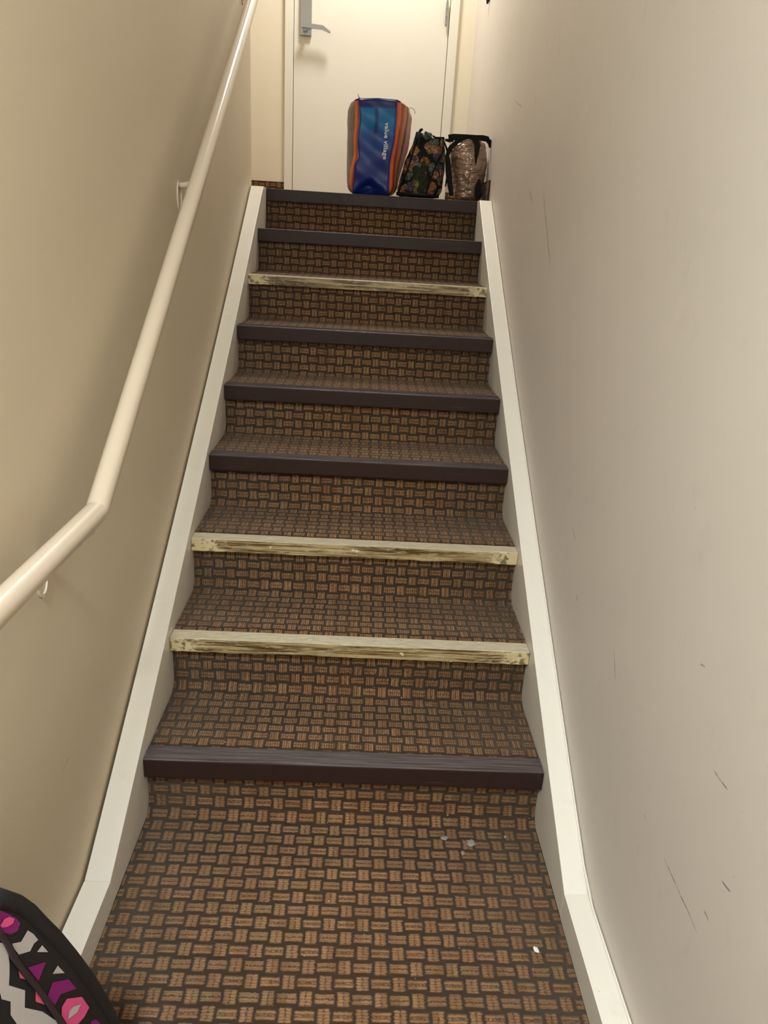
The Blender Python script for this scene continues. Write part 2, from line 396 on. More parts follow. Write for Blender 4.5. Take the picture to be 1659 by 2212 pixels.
# lower baseboards, level with the foot of the stringers
YK = -.267; ZB = .0705
struct(obj('baseboard_left', boxes((XO, -.0005, -3.0, YK-.0005, 0, ZB)), m_trim))
struct(obj('baseboard_right', boxes((W+.0005, W+.0575, -3.0, YK-.0005, 0, ZB)), m_trim))
# ---------------------------------------------------------------- the staircase
st = thing('staircase', 'straight flight of carpeted stairs with dark vinyl nosings between cream side boards', 'staircase', (.51, 0, 0))
def stringer(x0, x1, ys, zs, mat, label):
    n = 40; top = []
    for i in range(n+1):
        y = ys[0]+(ys[-1]-ys[0])*i/n
        c = np.polyfit(ys, zs, 2); z = float(np.polyval(c, y))
        if i == 0: z = zs[0]
        top.append((y, z))
    top[-1] = (ys[-1], ZL+.006)
    poly = top+[(YN-.002, ZL+.006), (YN-.002, ZL-.5)]+[(ys[0]+.30, 0), (ys[0], 0)]
    bm = prism(poly, x0, x1)
    o = obj('stringer', bm, mat); o['label'] = label
    b = o.modifiers.new('b', 'BEVEL'); b.width = .002; b.segments = 2; b.limit_method = 'ANGLE'; b.angle_limit = .6
    return o
sl = stringer(XO, -.0005, [-.267, .066, .665, 1.655, 2.236], [.0719, .262, .618, 1.249, 1.628], m_trim, 'cream side board along the left wall')
sr = stringer(W+.0005, W+.0575, [-.267, .10, .436, 1.265, 2.254], [.0701, .288, .483, .996, 1.623], m_trim, 'cream side board along the right wall')
bead = []
for i in range(30):
    y = -.30+(2.2+.30)*i/29; z = max(ZB, float(np.polyval(np.polyfit([-.267, .10, .436, 1.265, 2.254], [.0701, .288, .483, .996, 1.623], 2), y)))
    bead.append((W+.0550, y, z+.001))
bead = [(W+.0550, -2.9, ZB+.001)]+bead
ck = obj('caulk_bead', tube(bead, .0028, 8), m_trim, smooth=True)
lb = [(XL+.0005, y, max(ZB, .0719+(y+.267)*.62)-.004) for y in (-2.9, -.267, 2.2)]
adopt(st, sl, sr, ck)
for k in range(0, 9):            # carpet k lies on tread k and runs up riser k+1
    if k == 0: continue
    y0 = (k-1)*GO+.050; zt = k*RISE
    o = uvmesh('step_carpet', cove(y0, zt-.0005, k*GO+RS, zt+RISE-.012, .042), .0005, W-.0005, stepc[k % 2], v0=k*.137, xoff=k*.031)
    adopt(st, o)
def nosing(k):
    y = (k-1)*GO; z = k*RISE
    pr = [(y+.058, z+.001), (y+.056, z+.003)]
    for i in range(5):
        a = y+.052-i*.0095; pr += [(a, z+.0035), (a-.0035, z+.0038), (a-.0050, z+.0018), (a-.0080, z+.0018)]
    pr += [(y+.004, z+.0035), (y+.001, z+.002), (y, z-.001), (y-.0005, z-.048), (y+.001, z-.052), (y+.004, z-.0525), (y+.0062, z-.050), (y+.0066, z-.008), (y+.058, z-.004)]
    return prism(pr, .001, W-.001)
def bare_nosing(k, h=.043):
    y = (k-1)*GO+.001; z = k*RISE
    pr = [(y+.075, z-.003), (y+.050, z-.0006), (y+.003, z), (y+.0005, z-.0015), (y, z-.004), (y, z-h+.002), (y+.002, z-h), (y+.06, z-h)]
    bm = bmesh.new(); n = 60; rings = []
    rnd = random.Random(k)
    j = [(rnd.uniform(-1, 1), rnd.uniform(-1, 1)) for _ in range(n+1)]
    for i in range(n+1):
        x = .001+(W-.002)*i/n
        rings.append([bm.verts.new((x, a+(.0008*j[i][0] if 2 <= q <= 6 else 0), b+(.0010*j[i][1] if q in (5, 6, 7) else 0))) for q, (a, b) in enumerate(pr)])
    m = len(pr)
    for i in range(n):
        for q in range(m): bm.faces.new([rings[i][q], rings[i][(q+1)%m], rings[i+1][(q+1)%m], rings[i+1][q]])
    bm.faces.new(rings[0]); bm.faces.new(rings[-1][::-1])
    return bm
for k in range(1, 10):
    if k in (2, 3, 7):
        o = obj('step_nosing', bare_nosing(k, .043 if k < 7 else .040), bare('bare_edge_%d' % k, k*1.37)); o['label'] = 'bare worn edge with old glue where the strip is missing'
    else:
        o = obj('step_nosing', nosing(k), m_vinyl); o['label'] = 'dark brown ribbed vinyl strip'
    adopt(st, o)
# ---------------------------------------------------------------- handrail
XH = .02
K = (XH, -.206, .932); T = (XH, 2.30, .932+.664*2.506)
hr = thing('handrail', 'cream painted round handrail bending down to level along the left wall', 'handrail', (XL, -.2, .93))
rail = obj('rail', tube([(XH, -1.35, .935), (XH, -.60, .9355), K, (XH, .94, 1.6855), T, (XH-.02, 2.36, T[2]+.03)], .0215, 40), m_rail, smooth=True)
me = rail.data
for p in me.polygons: p.use_smooth = True
mod = rail.modifiers.new('e', 'EDGE_SPLIT'); mod.split_angle = math.radians(18)
adopt(hr, rail)
def bracket(y, zr, down=.10, mt=None):
    mt = mt or m_rail
    bm = bmesh.new()
    # wall plate: rounded slab with raised rim
    n = 28; zc = zr-down
    R0 = [];
    for lvl, (sx, ex) in enumerate(((1, 0), (1, .004), (.82, .0045), (.78, .0015))):
        R0.append([bm.verts.new((XL+ex+.0003, y+.024*sx*math.cos(2*math.pi*i/n), zc+.043*sx*math.sin(2*math.pi*i/n))) for i in range(n)])
    for a in range(3):
        for i in range(n): bm.faces.new([R0[a][i], R0[a][(i+1)%n], R0[a+1][(i+1)%n], R0[a+1][i]])
    bm.faces.new(R0[3]); bm.faces.new(R0[0][::-1])
    o = obj('bracket', bm, mt, smooth=False); o['label'] = 'oval wall plate and curved arm'
    pts = []
    for i in range(13):
        a = i/12
        if zr > .95: pts.append((XL+.003+(XH-XL-.003)*math.sin(a*math.pi/2), y, zc+.030+(down-.054)*(1-math.cos(a*math.pi/2))))
        else: pts.append((XL+.003+(XH-XL-.003)*(1-math.cos(a*math.pi/2)), y, zc+.012+(down-.036)*math.sin(a*math.pi/2)))
    arm = obj('bracket_arm', tube(pts, .0085 if zr > .95 else .0065, 12), mt, smooth=True)
    cup = obj('bracket_saddle', tube([(XH, y-.03, zr-.024-.03*.664*(zr > .95)), (XH, y+.03, zr-.024+.03*.664*(zr > .95))], .010, 12, flat=.35), mt, smooth=True)
    arm.parent = o; cup.parent = o
    adopt(hr, o)
zrail = lambda y: .932+.662*(y+.206)
bracket(.87, zrail(.87), .125); bracket(2.08, zrail(2.08), .10); bracket(-.280, .933, .104, m_wallL)
# small dark bracket on the right wall by the landing
Hk = at(1057, 8, 0, XR)
t = thing('wall_bracket', 'small dark metal bracket high on the right wall beside the landing', 'bracket', (XR, Hk.y, Hk.z))
a = obj('mounting_plate', boxes((XR-.006, XR-.0005, Hk.y-.018, Hk.y+.018, Hk.z+.012, Hk.z+.09), bevel=.002), m_darkmetal)
b = obj('arm', tube([(XR-.005, Hk.y, Hk.z+.05), (XR-.035, Hk.y, Hk.z+.035), (XR-.045, Hk.y, Hk.z+.06)], .008, 12), m_steel, smooth=True)
c = obj('bracket_foot', tube([(XR-.010, Hk.y, Hk.z-.001), (XR-.010, Hk.y, Hk.z+.03)], [.005, .011], 12), m_darkmetal, smooth=True)
adopt(t, a, b, c)
# ceiling lamps (above the frame)
m_glass = N('opal_glass').out((.9, .88, .82, 1), .3)
def lamp(name, loc, zc, label):
    t = thing(name, label, 'ceiling light', (loc[0], loc[1], zc), 'ceiling lights')
    bm = bmesh.new(); n = 32
    pr = [(.0, .0), (.19, .0), (.195, -.02), (.185, -.055), (.178, -.055), (.178, -.02), (.0, -.018)]
    rg = [[bm.verts.new((loc[0]+max(r, .001)*math.cos(2*math.pi*i/n), loc[1]+max(r, .001)*math.sin(2*math.pi*i/n), zc+z-.0005)) for i in range(n)] for r, z in pr]
    for a in range(len(rg)-1):
        for i in range(n): bm.faces.new([rg[a][i], rg[a][(i+1)%n], rg[a+1][(i+1)%n], rg[a+1][i]])
    bm.faces.new(rg[0]); bm.faces.new(rg[-1])
    adopt(t, obj('lamp_pan', bm, m_glass, smooth=False))
lamp('ceiling_light', L_UP, ZC, 'round ceiling light over the upper landing')
lamp('ceiling_light', L_LOW, 3.10, 'round ceiling light over the foot of the stairs')
# ---------------------------------------------------------------- shopping bag with lettering
def fold(p, amp=.004, s=9.0):
    from mathutils import noise as nz
    return nz.noise(Vector(p)*s)*amp
def crop(ox, oy, k): return lambda x, y: (ox+x/k, oy+y/k)
c6 = crop(735, 190, 9.217)
def ringmesh(name, rows, mat, parent=None, sub=2, amp=.004, s=9, cap_bottom=True, uvy=None, solid=.002):
    """closed soft shell: rows of world points (same count), bottom to top; uv.x = position round the ring"""
    bm = bmesh.new(); uvl = bm.loops.layers.uv.new('uv'); n = len(rows[0])
    R = [[bm.verts.new(p) for p in r] for r in rows]; m = len(rows)
    for a in range(m-1):
        for i in range(n):
            f = bm.faces.new([R[a][i], R[a][(i+1)%n], R[a+1][(i+1)%n], R[a+1][i]])
            for l, q in zip(f.loops, [(i/n, a/(m-1)), ((i+1)/n, a/(m-1)), ((i+1)/n, (a+1)/(m-1)), (i/n, (a+1)/(m-1))]): l[uvl].uv = q
    if cap_bottom: bm.faces.new(R[0][::-1])
    me = bpy.data.meshes.new(name); bm.normal_update(); bm.to_mesh(me); bm.free()
    o = link(name, me, mat, parent, True)
    if sub:
        md = o.modifiers.new('s', 'SUBSURF'); md.levels = sub; md.render_levels = sub
    if solid:
        md = o.modifiers.new('t', 'SOLIDIFY'); md.thickness = solid; md.offset = -1
    if amp:
        tx = bpy.data.textures.new(name+'_folds', 'CLOUDS'); tx.noise_scale = 1/s; tx.noise_depth = 2
        md = o.modifiers.new('d', 'DISPLACE'); md.texture = tx; md.strength = amp; md.mid_level = .5; md.texture_coords = 'GLOBAL'
    return o
YF = 2.44
bagA = thing('shopping_bag', 'tall blue and striped reusable shopping bag, leftmost on the landing', 'bag', (.50, 2.52, ZL))
lv = [2070, 1900, 1700, 1500, 1380, 1200, 1000, 800, 640, 480, 345, 230]
outl = lambda v: interp([215, 345, 900, 1500, 1900, 2070], [200, 132, 120, 108, 118, 165], v)
gl = lambda v: interp([215, 640, 1050, 1300, 1500, 1700, 2070], [300, 292, 262, 280, 225, 180, 170], v)
pl = lambda v: interp([215, 640, 1050, 1380, 1520, 2070], [366, 388, 345, 368, 290, 243], v)
pr_ = lambda v: interp([255, 640, 1000, 1500, 2080], [1132, 1115, 1085, 985, 962], v)
gr = lambda v: interp([255, 640, 1000, 1500, 2080], [1200, 1190, 1160, 1060, 1045], v)
gm = lambda v: interp([255, 700, 1000, 1500, 2080], [1345, 1290, 1220, 1120, 1058], v)
outr = lambda v: interp([385, 520, 700, 1100, 1400, 1600, 1800, 2080], [1400, 1486, 1440, 1420, 1330, 1270, 1180, 1120], v)
rows = []
for v in lv:
    tl = (230-v)*0
    vt = lambda x: v if v > 230 else v
    def P(x, yy, dv=0):
        q = at(*c6(x, v+dv), 1, yy); return q
    top = v <= 345
    rim = lambda x: interp([130, 200, 360, 750, 1140, 1375, 1485], [345, 290, 215, 215, 250, 385, 520], x)
    def Q(x, yy):
        vv = max(v, rim(x)) if v > 230 else rim(x)
        if v <= 640: vv = rim(x)+(v-230)*(640-rim(x))/(640-230)
        q = at(*c6(x, vv), 1, yy)
        if v == 2070: q.z = ZL+.001
        return q
    pleat = .03*math.sin(math.pi*min(1, max(0, (v-230)/1700)))
    front = [Q(outl(v), YF+.15), Q((outl(v)+gl(v))/2, YF+.07), Q(gl(v), YF+.015), Q(pl(v), YF), Q(pl(v)*.75+pr_(v)*.25, YF+.022), Q((pl(v)+pr_(v))/2, YF+.028),
             Q(pl(v)*.25+pr_(v)*.75, YF+.022), Q(pr_(v), YF), Q(gr(v), YF+.012), Q(gm(v), YF+.07+pleat), Q(outr(v), YF+.14)]
    R_, L_ = front[-1], front[0]
    back = [Vector((R_.x-.01, R_.y+.06, R_.z)), Vector((R_.x-.07, R_.y+.09, R_.z+.01)), Vector(((R_.x+L_.x)/2, R_.y+.095, max(R_.z, L_.z))),
            Vector((L_.x+.07, L_.y+.08, L_.z+.01)), Vector((L_.x+.01, L_.y+.05, L_.z))]
    for q in back: q.z = min(q.z, ZL+.41) if v < 2070 else ZL+.001
    rows.append(front+back)
def stripes(name, stops, rough=.35):
    M = N(name); X = M.sep(M.uv()); f = M.math('ADD', X[0], M.math('MULTIPLY', M.math('SUBTRACT', M.noise(M.uv(), 7.0, 1), .5), .006))
    c = M.ramp(f, stops); n = M.noise(M.obj(), 40.0, 3)
    M.bump(n, .2, .002)
    return M.out(M.mix(M.math('MULTIPLY', n, .25), c, (.02, .02, .02, 1)), rough, .45)
S = s2l
G_, OL, RD, OR, YE, PU, PK = S((78, 74, 66)), S((110, 92, 66)), S((186, 40, 34)), S((226, 120, 62)), S((228, 150, 60)), S((84, 58, 90)), S((214, 120, 110))
n16 = 16.0
m_str = stripes('striped_weave', [(0, S((190, 70, 66))), (.4/n16, S((120, 110, 100))), (.9/n16, G_), (1.5/n16, S((92, 84, 70))), (1.95/n16, OL), (2.05/n16, OR), (2.5/n16, OR), (2.7/n16, RD), (3.0/n16, RD), (3.1/n16, S((20, 40, 110))),
    (6.9/n16, S((20, 40, 110))), (7.0/n16, RD), (7.3/n16, S((205, 60, 60))), (7.45/n16, OR), (7.95/n16, OR), (8.1/n16, S((150, 30, 22))), (8.6/n16, S((200, 60, 30))), (8.95/n16, YE), (9.2/n16, PU), (9.5/n16, S((200, 170, 150))), (9.8/n16, PK), (10.2/n16, RD), (12/n16, G_), (14/n16, OR), (15.9/n16, S((190, 70, 66)))])
body = ringmesh('bag_body', rows, m_str, sub=2, amp=.010, s=12)
# blue front panel, following the body a little in front
def bluem():
    M = N('blue_print'); X = M.sep(M.uv()); o = M.obj()
    u, v = X[0], X[1]
    inx = M.math('MAXIMUM', M.math('MULTIPLY', M.sstep(u, .02, .05), M.sstep(u, .41, .44, 1, 0)), M.math('MULTIPLY', M.sstep(u, .50, .53), M.sstep(u, .955, .985, 1, 0)))
    iny = M.math('MULTIPLY', M.sstep(v, .60, .74), M.sstep(v, .900, .915, 1, 0))
    mid = M.math('MULTIPLY', M.math('MULTIPLY', M.sstep(u, .41, .44), M.sstep(u, .50, .53, 1, 0)), M.sstep(v, .45, .6))
    c = M.mix(M.sstep(v, .2, .75), (*S((16, 38, 112)), 1), (*S((14, 66, 140)), 1))  # blue deepens towards the foot: printed fade with some shading painted in
    c = M.mix(M.math('MULTIPLY', inx, iny), c, (*S((8, 108, 166)), 1))
    c = M.mix(M.math('MULTIPLY', mid, .7), c, (*S((18, 44, 104)), 1))
    c = M.mix(M.sstep(v, .915, .93), c, (*S((22, 36, 100)), 1))
    M.bump(M.noise(o, 16.0, 3), .22, .006)
    return M.out(c, .42, .4)
m_blue = bluem()
bm = bmesh.new(); uvl = bm.loops.layers.uv.new('uv'); g = []
NV, NU = 40, 16
tri = lambda u, v: max(0, 1-abs(u-.46)/.44)*1.0
for a in range(NV+1):
    v = 2072+(245-2072)*a/NV; r = []
    for i in range(NU+1):
        u = i/NU; x = pl(v)*(1-u)+pr_(v)*u; vv = v
        rimv = interp([366, 750, 1135], [215, 216, 250], x)
        if v < 640: vv = rimv+(v-245)*(640-rimv)/395
        yy = YF-.0120
        # fold tucked under at the foot
        edge = 2060-250*tri(u, v)
        if vv > edge: yy += min(.035, (vv-edge)/250*.05+.008)
        yy += .006*math.sin(vv/150+u*3)*(.3+u*(1-u)*2) + .004*math.sin(vv/90-u*6)
        p = at(*c6(x, vv), 1, yy); 
        if a == 0: p.z = ZL+.002
        r.append(bm.verts.new(p))
    g.append(r)
for a in range(NV):
    for i in range(NU):
        f = bm.faces.new([g[a][i], g[a][i+1], g[a+1][i+1], g[a+1][i]])
        for l, q in zip(f.loops, [(i/NU, a/NV), ((i+1)/NU, a/NV), ((i+1)/NU, (a+1)/NV), (i/NU, (a+1)/NV)]): l[uvl].uv = q
me = bpy.data.meshes.new('front_panel'); bm.normal_update(); bm.to_mesh(me); bm.free()
panel = link('front_panel', me, m_blue, None, True); panel['label'] = 'blue printed front panel'
md = panel.modifiers.new('t', 'SOLIDIFY'); md.thickness = .003; md.offset = -1
# lettering
def lettering(txt, P0, P1, yoff, size, mat):
    cu = bpy.data.curves.new('lettering', 'FONT'); cu.body = txt; cu.size = 1; cu.offset = .018; cu.extrude = .004; cu.space_character = 1.05
    tmp = bpy.data.objects.new('lettering_tmp', cu); C.objects.link(tmp); dg = bpy.context.evaluated_depsgraph_get()
    me = bpy.data.meshes.new_from_object(tmp.evaluated_get(dg)); bpy.data.objects.remove(tmp)
    xs = [v.co.x for v in me.vertices]; x0, x1 = min(xs), max(xs); L = (P1-P0).length
    ux = (P1-P0).normalized(); nrm = Vector((0, -1, 0)); uy = nrm.cross(ux).normalized()
    for v in me.vertices:
        t = (v.co.x-x0)/(x1-x0); co = v.co.copy()
        v.co = P0+ux*(t*L)+uy*(co.y*size)+nrm*(co.z*size+yoff+.006*abs(math.sin(t*3)))
    return link('lettering', me, mat)
m_white = N('white_print').out((.75, .75, .74, 1), .4)
TA = at(*c6(898, 690), 1, YF-.016); TB = at(*c6(850, 1425), 1, YF-.016)
let = lettering('value village', TA, TB, .008, .029, m_white); let['label'] = 'white lettering reading downwards'
m_navy = N('navy_webbing').out((*S((22, 28, 84)), 1), .7)
s1 = at(*c6(395, 215), 1, YF+.01); s0 = at(*c6(348, 118), 1, YF+.01); s2 = s1+Vector((.01, 0, -.03))
strap = obj('strap', tube([s0, (s0+s1)/2+Vector((-.001, 0, -.002)), s1, s2], [.0018, .003, .0045, .0045], 8, flat=.5), m_navy, smooth=True)
hp = [c6(1378, 392), c6(1420, 396), c6(1465, 425), c6(1490, 470), c6(1484, 515)]
m_clear = N('pale_cord').out((.6, .56, .5, 1), .3)
loop = obj('handle_loop', tube([at(*q, 1, YF+.135) for q in hp], .0018, 8), m_clear, smooth=True); loop['label'] = 'thin pale loop'
rimp = [rows[-1][i] for i in range(16)]
hem = obj('top_hem', tube([Vector(q)+Vector((0, -.004 if 3 <= i <= 7 else 0, 0)) for i, q in enumerate(rimp[2:9])], .0028, 8), m_navy, smooth=True)
adopt(bagA, body, panel, let, strap, loop, hem)
# ---------------------------------------------------------------- floral tapestry bag
c5 = crop(860, 240, 7.54)
bagB = thing('floral_bag', 'black floral tapestry bag slumped between the blue bag and the bronze bag', 'bag', (.77, 2.5, ZL))
def floral():
    M = N('floral_tapestry'); o = M.obj()
    wv = M.noise(o, 30.0, 2, .5, True)
    ad = M.n('ShaderNodeVectorMath', operation='MULTIPLY_ADD'); M.put(ad.inputs[0], wv); ad.inputs[1].default_value = (.02, .02, .02); M.put(ad.inputs[2], o)
    v = M.n('ShaderNodeTexVoronoi'); M.put(v.inputs['Vector'], M.map(ad.outputs[0], scale=(1, .35, 1))); v.inputs['Scale'].default_value = 25
    X = M.n('ShaderNodeSeparateColor'); M.put(X.inputs[0], v.outputs['Color'])
    c = M.ramp(X.outputs[0], [(0, S((190, 110, 104))), (.16, S((122, 128, 120))), (.32, S((176, 120, 60))), (.46, S((150, 138, 70))), (.6, S((205, 148, 120))), (.74, S((100, 84, 110))), (.87, S((190, 150, 84)))], True)
    pet = M.math('ADD', M.math('MULTIPLY', M.math('SINE', M.math('MULTIPLY', v.outputs['Distance'], 60)), .3), .7)
    c = M.mix(1.0, c, M.comb(pet, pet, pet), 'MULTIPLY')
    c = M.mix(M.sstep(v.outputs['Distance'], .50, .66), c, (*S((16, 18, 14)), 1))
    big = M.noise(o, 9.0, 2)
    c = M.mix(M.sstep(big, .54, .58), c, M.mix(M.noise(o, 25.0, 2), (*S((12, 14, 10)), 1), (*S((52, 58, 28)), 1)))
    v2 = M.n('ShaderNodeTexVoronoi'); M.put(v2.inputs['Vector'], M.map(ad.outputs[0], scale=(1, .4, 1))); v2.inputs['Scale'].default_value = 95
    k2 = M.sstep(v2.outputs['Distance'], .15, .75, 1.15, .35)
    c = M.mix(1.0, c, M.comb(k2, k2, k2), 'MULTIPLY')
    M.bump(M.noise(o, 35.0, 3), .6, .006)
    return M.out(c, .8, .3)
m_fl = floral(); m_blk = N('black_webbing_and_shade').out((.007, .006, .006, 1), .7, .15)
lv = [1395, 1250, 1050, 850, 650, 500, 400]
xl = lambda v: interp([300, 500, 800, 1150, 1400], [335, 235, 105, -5, -50], v)
xr = lambda v: interp([430, 600, 760, 1000, 1250, 1400], [742, 785, 800, 775, 735, 700], v)
rows = []
for v in lv:
    def Q(t, yy, v=v):
        x = xl(v)*(1-t)+xr(v)*t; vv = v
        if v == 400: vv = interp([0, .15, .3, .45, .6, 1], [330, 340, 400, 380, 430, 440], t)
        q = at(*c5(x, vv), 1, yy)
        if v == 1395: q.z = ZL+.001
        return q
    h = (1395-v)/1000
    yo = YF+.02+.05*h
    fr_ = [Q(0, yo+.09*(1-h*.6)), Q(.12, yo+.02), Q(.35, yo-.012), Q(.6, yo-.010), Q(.85, yo+.012), Q(1, yo+.08*(1-h*.6))]
    bk = [Vector((fr_[-1].x-.01, fr_[-1].y+.05*(1-h*.7), fr_[-1].z)), Vector((fr_[3].x, yo+.17*(1-h*.65), fr_[3].z)), Vector((fr_[1].x, yo+.17*(1-h*.65), fr_[1].z)), Vector((fr_[0].x+.01, fr_[0].y+.04, fr_[0].z))]
    rows.append(fr_+bk)
bb = ringmesh('bag_body', rows, m_fl, sub=3, amp=.016, s=14)
def onB(x, v, dy=-.004):
    h = (1395-v)/1000; t = (x-xl(v))/(xr(v)-xl(v)); yo = YF+.02+.05*h
    yy = interp([0, .12, .35, .6, .85, 1], [.09*(1-h*.6), .02, -.012, -.010, .012, .08*(1-h*.6)], t)
    return at(*c5(x, v), 1, yo+yy+dy)
pipe1 = obj('piping', tube([onB(*q) for q in [(350, 330), (300, 480), (240, 650), (195, 820), (145, 980), (85, 1120), (25, 1260), (0, 1380)]], .0042, 10), m_blk, smooth=True)
pipe2 = obj('piping', tube([onB(*q) for q in [(735, 440), (745, 620), (690, 740), (625, 860), (560, 1030), (500, 1200), (440, 1385)]], .0040, 10), m_blk, smooth=True)
tabp = [onB(325, 310), onB(400, 300), onB(430, 350)]
tab = obj('zip_tab', tube([at(*c5(345, 345), 1, YF+.07), at(*c5(368, 310), 1, YF+.07), at(*c5(400, 292), 1, YF+.07)], [.010, .012, .008], 8, flat=.6), m_blk, smooth=False)
m_gry = N('grey_cloth'); m_gry.bump(m_gry.noise(m_gry.obj(), 60.0, 3), .6, .004); m_gry = m_gry.out((*S((62, 66, 66)), 1), .6)
bm = bmesh.new(); bmesh.ops.create_icosphere(bm, subdivisions=4, radius=1); kc = at(*c5(478, 405), 1, YF+.05)
for v in bm.verts:
    n = 1+.18*math.sin(v.co.x*5+v.co.z*4)+.1*math.sin(v.co.y*9); v.co = Vector((kc.x+v.co.x*.024*n, kc.y+v.co.y*.02*n, kc.z+v.co.z*.018*n))
knot = obj('scarf_knot', bm, m_gry, smooth=True); knot['label'] = 'grey knotted cloth'
zipb = obj('zipper', tube([at(*c5(560, 400), 1, YF+.06), at(*c5(610, 432), 1, YF+.06), at(*c5(742, 436), 1, YF+.06), at(*c5(748, 470), 1, YF+.06)], .004, 8), m_blk, smooth=True)
stp = obj('strap', tube([at(*c5(*q), 1, YF+.05) for q in [(740, 470), (790, 610), (830, 800), (800, 1050), (770, 1230)]], [.008, .012, .014, .012, .008], 10, flat=.4), m_blk, smooth=True)
hem = obj('bottom_band', tube([at(*c5(-30, 1340), 1, YF), at(*c5(120, 1352), 1, YF-.004), at(*c5(400, 1372), 1, YF-.006), at(*c5(660, 1392), 1, YF)], .008, 8), m_blk, smooth=True)
adopt(bagB, bb, pipe1, pipe2, tab, knot, zipb, stp, hem)
# ---------------------------------------------------------------- bronze puffer tote
bagC = thing('tote_bag', 'shiny bronze tote bag with black straps against the right wall of the landing', 'bag', (.98, 2.5, ZL))
def bronze():
    M = N('bronze_nylon'); o = M.obj()
    d1 = M.noise(M.map(o, scale=(1, 1, 2.6), rot=(0, .5, 0)), 9.0, 2, .5); d2 = M.noise(M.map(o, scale=(1, 1, 2.2), rot=(0, -.6, 0)), 26.0, 2, .5)
    M.bump(M.math('ADD', d1, M.math('MULTIPLY', d2, .5)), .8, .030)
    return M.out(M.mix(d1, (*S((132, 108, 92)), 1), (*S((176, 148, 128)), 1)), .30, .5, .5)
m_bz = bronze()
lv = [1400, 1300, 1100, 900, 700, 560, 470]
xl = lambda v: interp([450, 560, 650, 900, 1100, 1400], [960, 850, 818, 850, 875, 905], v)
xr = lambda v: interp([450, 500, 600, 900, 1100, 1200, 1400], [1400, 1450, 1480, 1490, 1455, 1420, 1390], v)
rows = []
for v in lv:
    def Q(t, yy, v=v):
        x = xl(v)*(1-t)+xr(v)*t; vv = v if v > 470 else interp([0, .3, .6, 1], [530, 440, 460, 520], t)
        q = at(*c5(x, vv), 1, yy)
        if v == 1400: q.z = ZL+.001
        return q
    h = (1400-v)/900; bul = .03*math.sin(math.pi*min(1, h))
    yo = YF+.03
    fr_ = [Q(0, yo+.06), Q(.15, yo-bul*.2), Q(.45, yo-bul), Q(.75, yo-bul*.9+.0), Q(1, yo+.05)]
    dp = .10*(1-h*.5)
    bk = [Vector((min(fr_[-1].x-.0, XR-.03), yo+.05+dp*.6, fr_[-1].z)), Vector((fr_[3].x, yo+.05+dp, fr_[3].z)), Vector((fr_[1].x, yo+.05+dp, fr_[1].z)), Vector((fr_[0].x+.005, yo+.05+dp*.6, fr_[0].z))]
    rows.append(fr_+bk)
bc = ringmesh('bag_body', rows, m_bz, sub=3, amp=.020, s=20)
def ribbon(pts, wd, mat, name, th=.003, up=(0, 0, 1)):
    bm = bmesh.new(); R_ = []; pts = [Vector(p) for p in pts]
    ww = wd if isinstance(wd, list) else [wd]*len(pts)
    for i, p in enumerate(pts):
        t = (pts[min(i+1, len(pts)-1)]-pts[max(i-1, 0)]).normalized(); a = Vector((0, -1, 0)); b = t.cross(a).normalized()
        R_.append([bm.verts.new(p+b*ww[i]/2+a*th/2), bm.verts.new(p-b*ww[i]/2+a*th/2), bm.verts.new(p-b*ww[i]/2-a*th/2), bm.verts.new(p+b*ww[i]/2-a*th/2)])
    for i in range(len(R_)-1):
        for j in range(4): bm.faces.new([R_[i][j], R_[i][(j+1)%4], R_[i+1][(j+1)%4], R_[i+1][j]])
    bm.faces.new(R_[0][::-1]); bm.faces.new(R_[-1])
    o = obj(name, bm, mat); md = o.modifiers.new('b', 'BEVEL'); md.width = .0008; return o
Y2 = YF-.012
h1 = ribbon([at(*c5(x, v), 1, Y2+.02+dy) for x, v, dy in [(820, 440, .0), (900, 425, 0), (1100, 415, 0), (1250, 430, 0), (1380, 440, .005), (1450, 455, .01), (1490, 520, .02), (1495, 600, .03)]], [.030, .030, .020, .022, .026, .026, .018, .008], m_blk, 'strap')
h2 = ribbon([at(*c5(x, v), 1, Y2-.004) for x, v in [(1210, 420), (1270, 470), (1290, 560), (1280, 680), (1268, 790), (1262, 885)]], [.020, .030, .028, .022, .012, .002], m_blk, 'strap')
h3 = ribbon([at(*c5(x, v), 1, YF+.01) for x, v in [(1240, 415), (1080, 430), (960, 500), (860, 590), (830, 640), (800, 720), (815, 900), (830, 1100), (870, 1380)]], [.016, .022, .022, .022, .022, .020, .03, .03, .02], m_blk, 'strap')
h4 = ribbon([at(*c5(x, v), 1, YF+.02) for x, v in [(765, 470), (830, 480), (900, 470)]], [.010, .016, .016], m_blk, 'strap')
hlp = obj('strap', tube([at(*c5(x, v), 1, YF+.03) for x, v in [(1490, 470), (1518, 480), (1520, 600), (1512, 740)]], .003, 8), m_blk, smooth=True)
seam = obj('seam', tube([at(*c5(x, v), 1, YF-.004) for x, v in [(1205, 790), (1185, 880), (1165, 1000), (1152, 1120), (1135, 1240)]], .0012, 6), m_blk, smooth=True)
shade_slab = ribbon([at(*c5(x, v), 1, YF+.012) for x, v in [(1320, 1110), (1305, 1200), (1300, 1290), (1305, 1395)]], [.006, .026, .030, .030], m_blk, 'side_shade', th=.03)  # black slab stands in for the shadow low on the tote's right side
adopt(bagC, bc, h1, h2, h3, h4, hlp, seam, shade_slab)
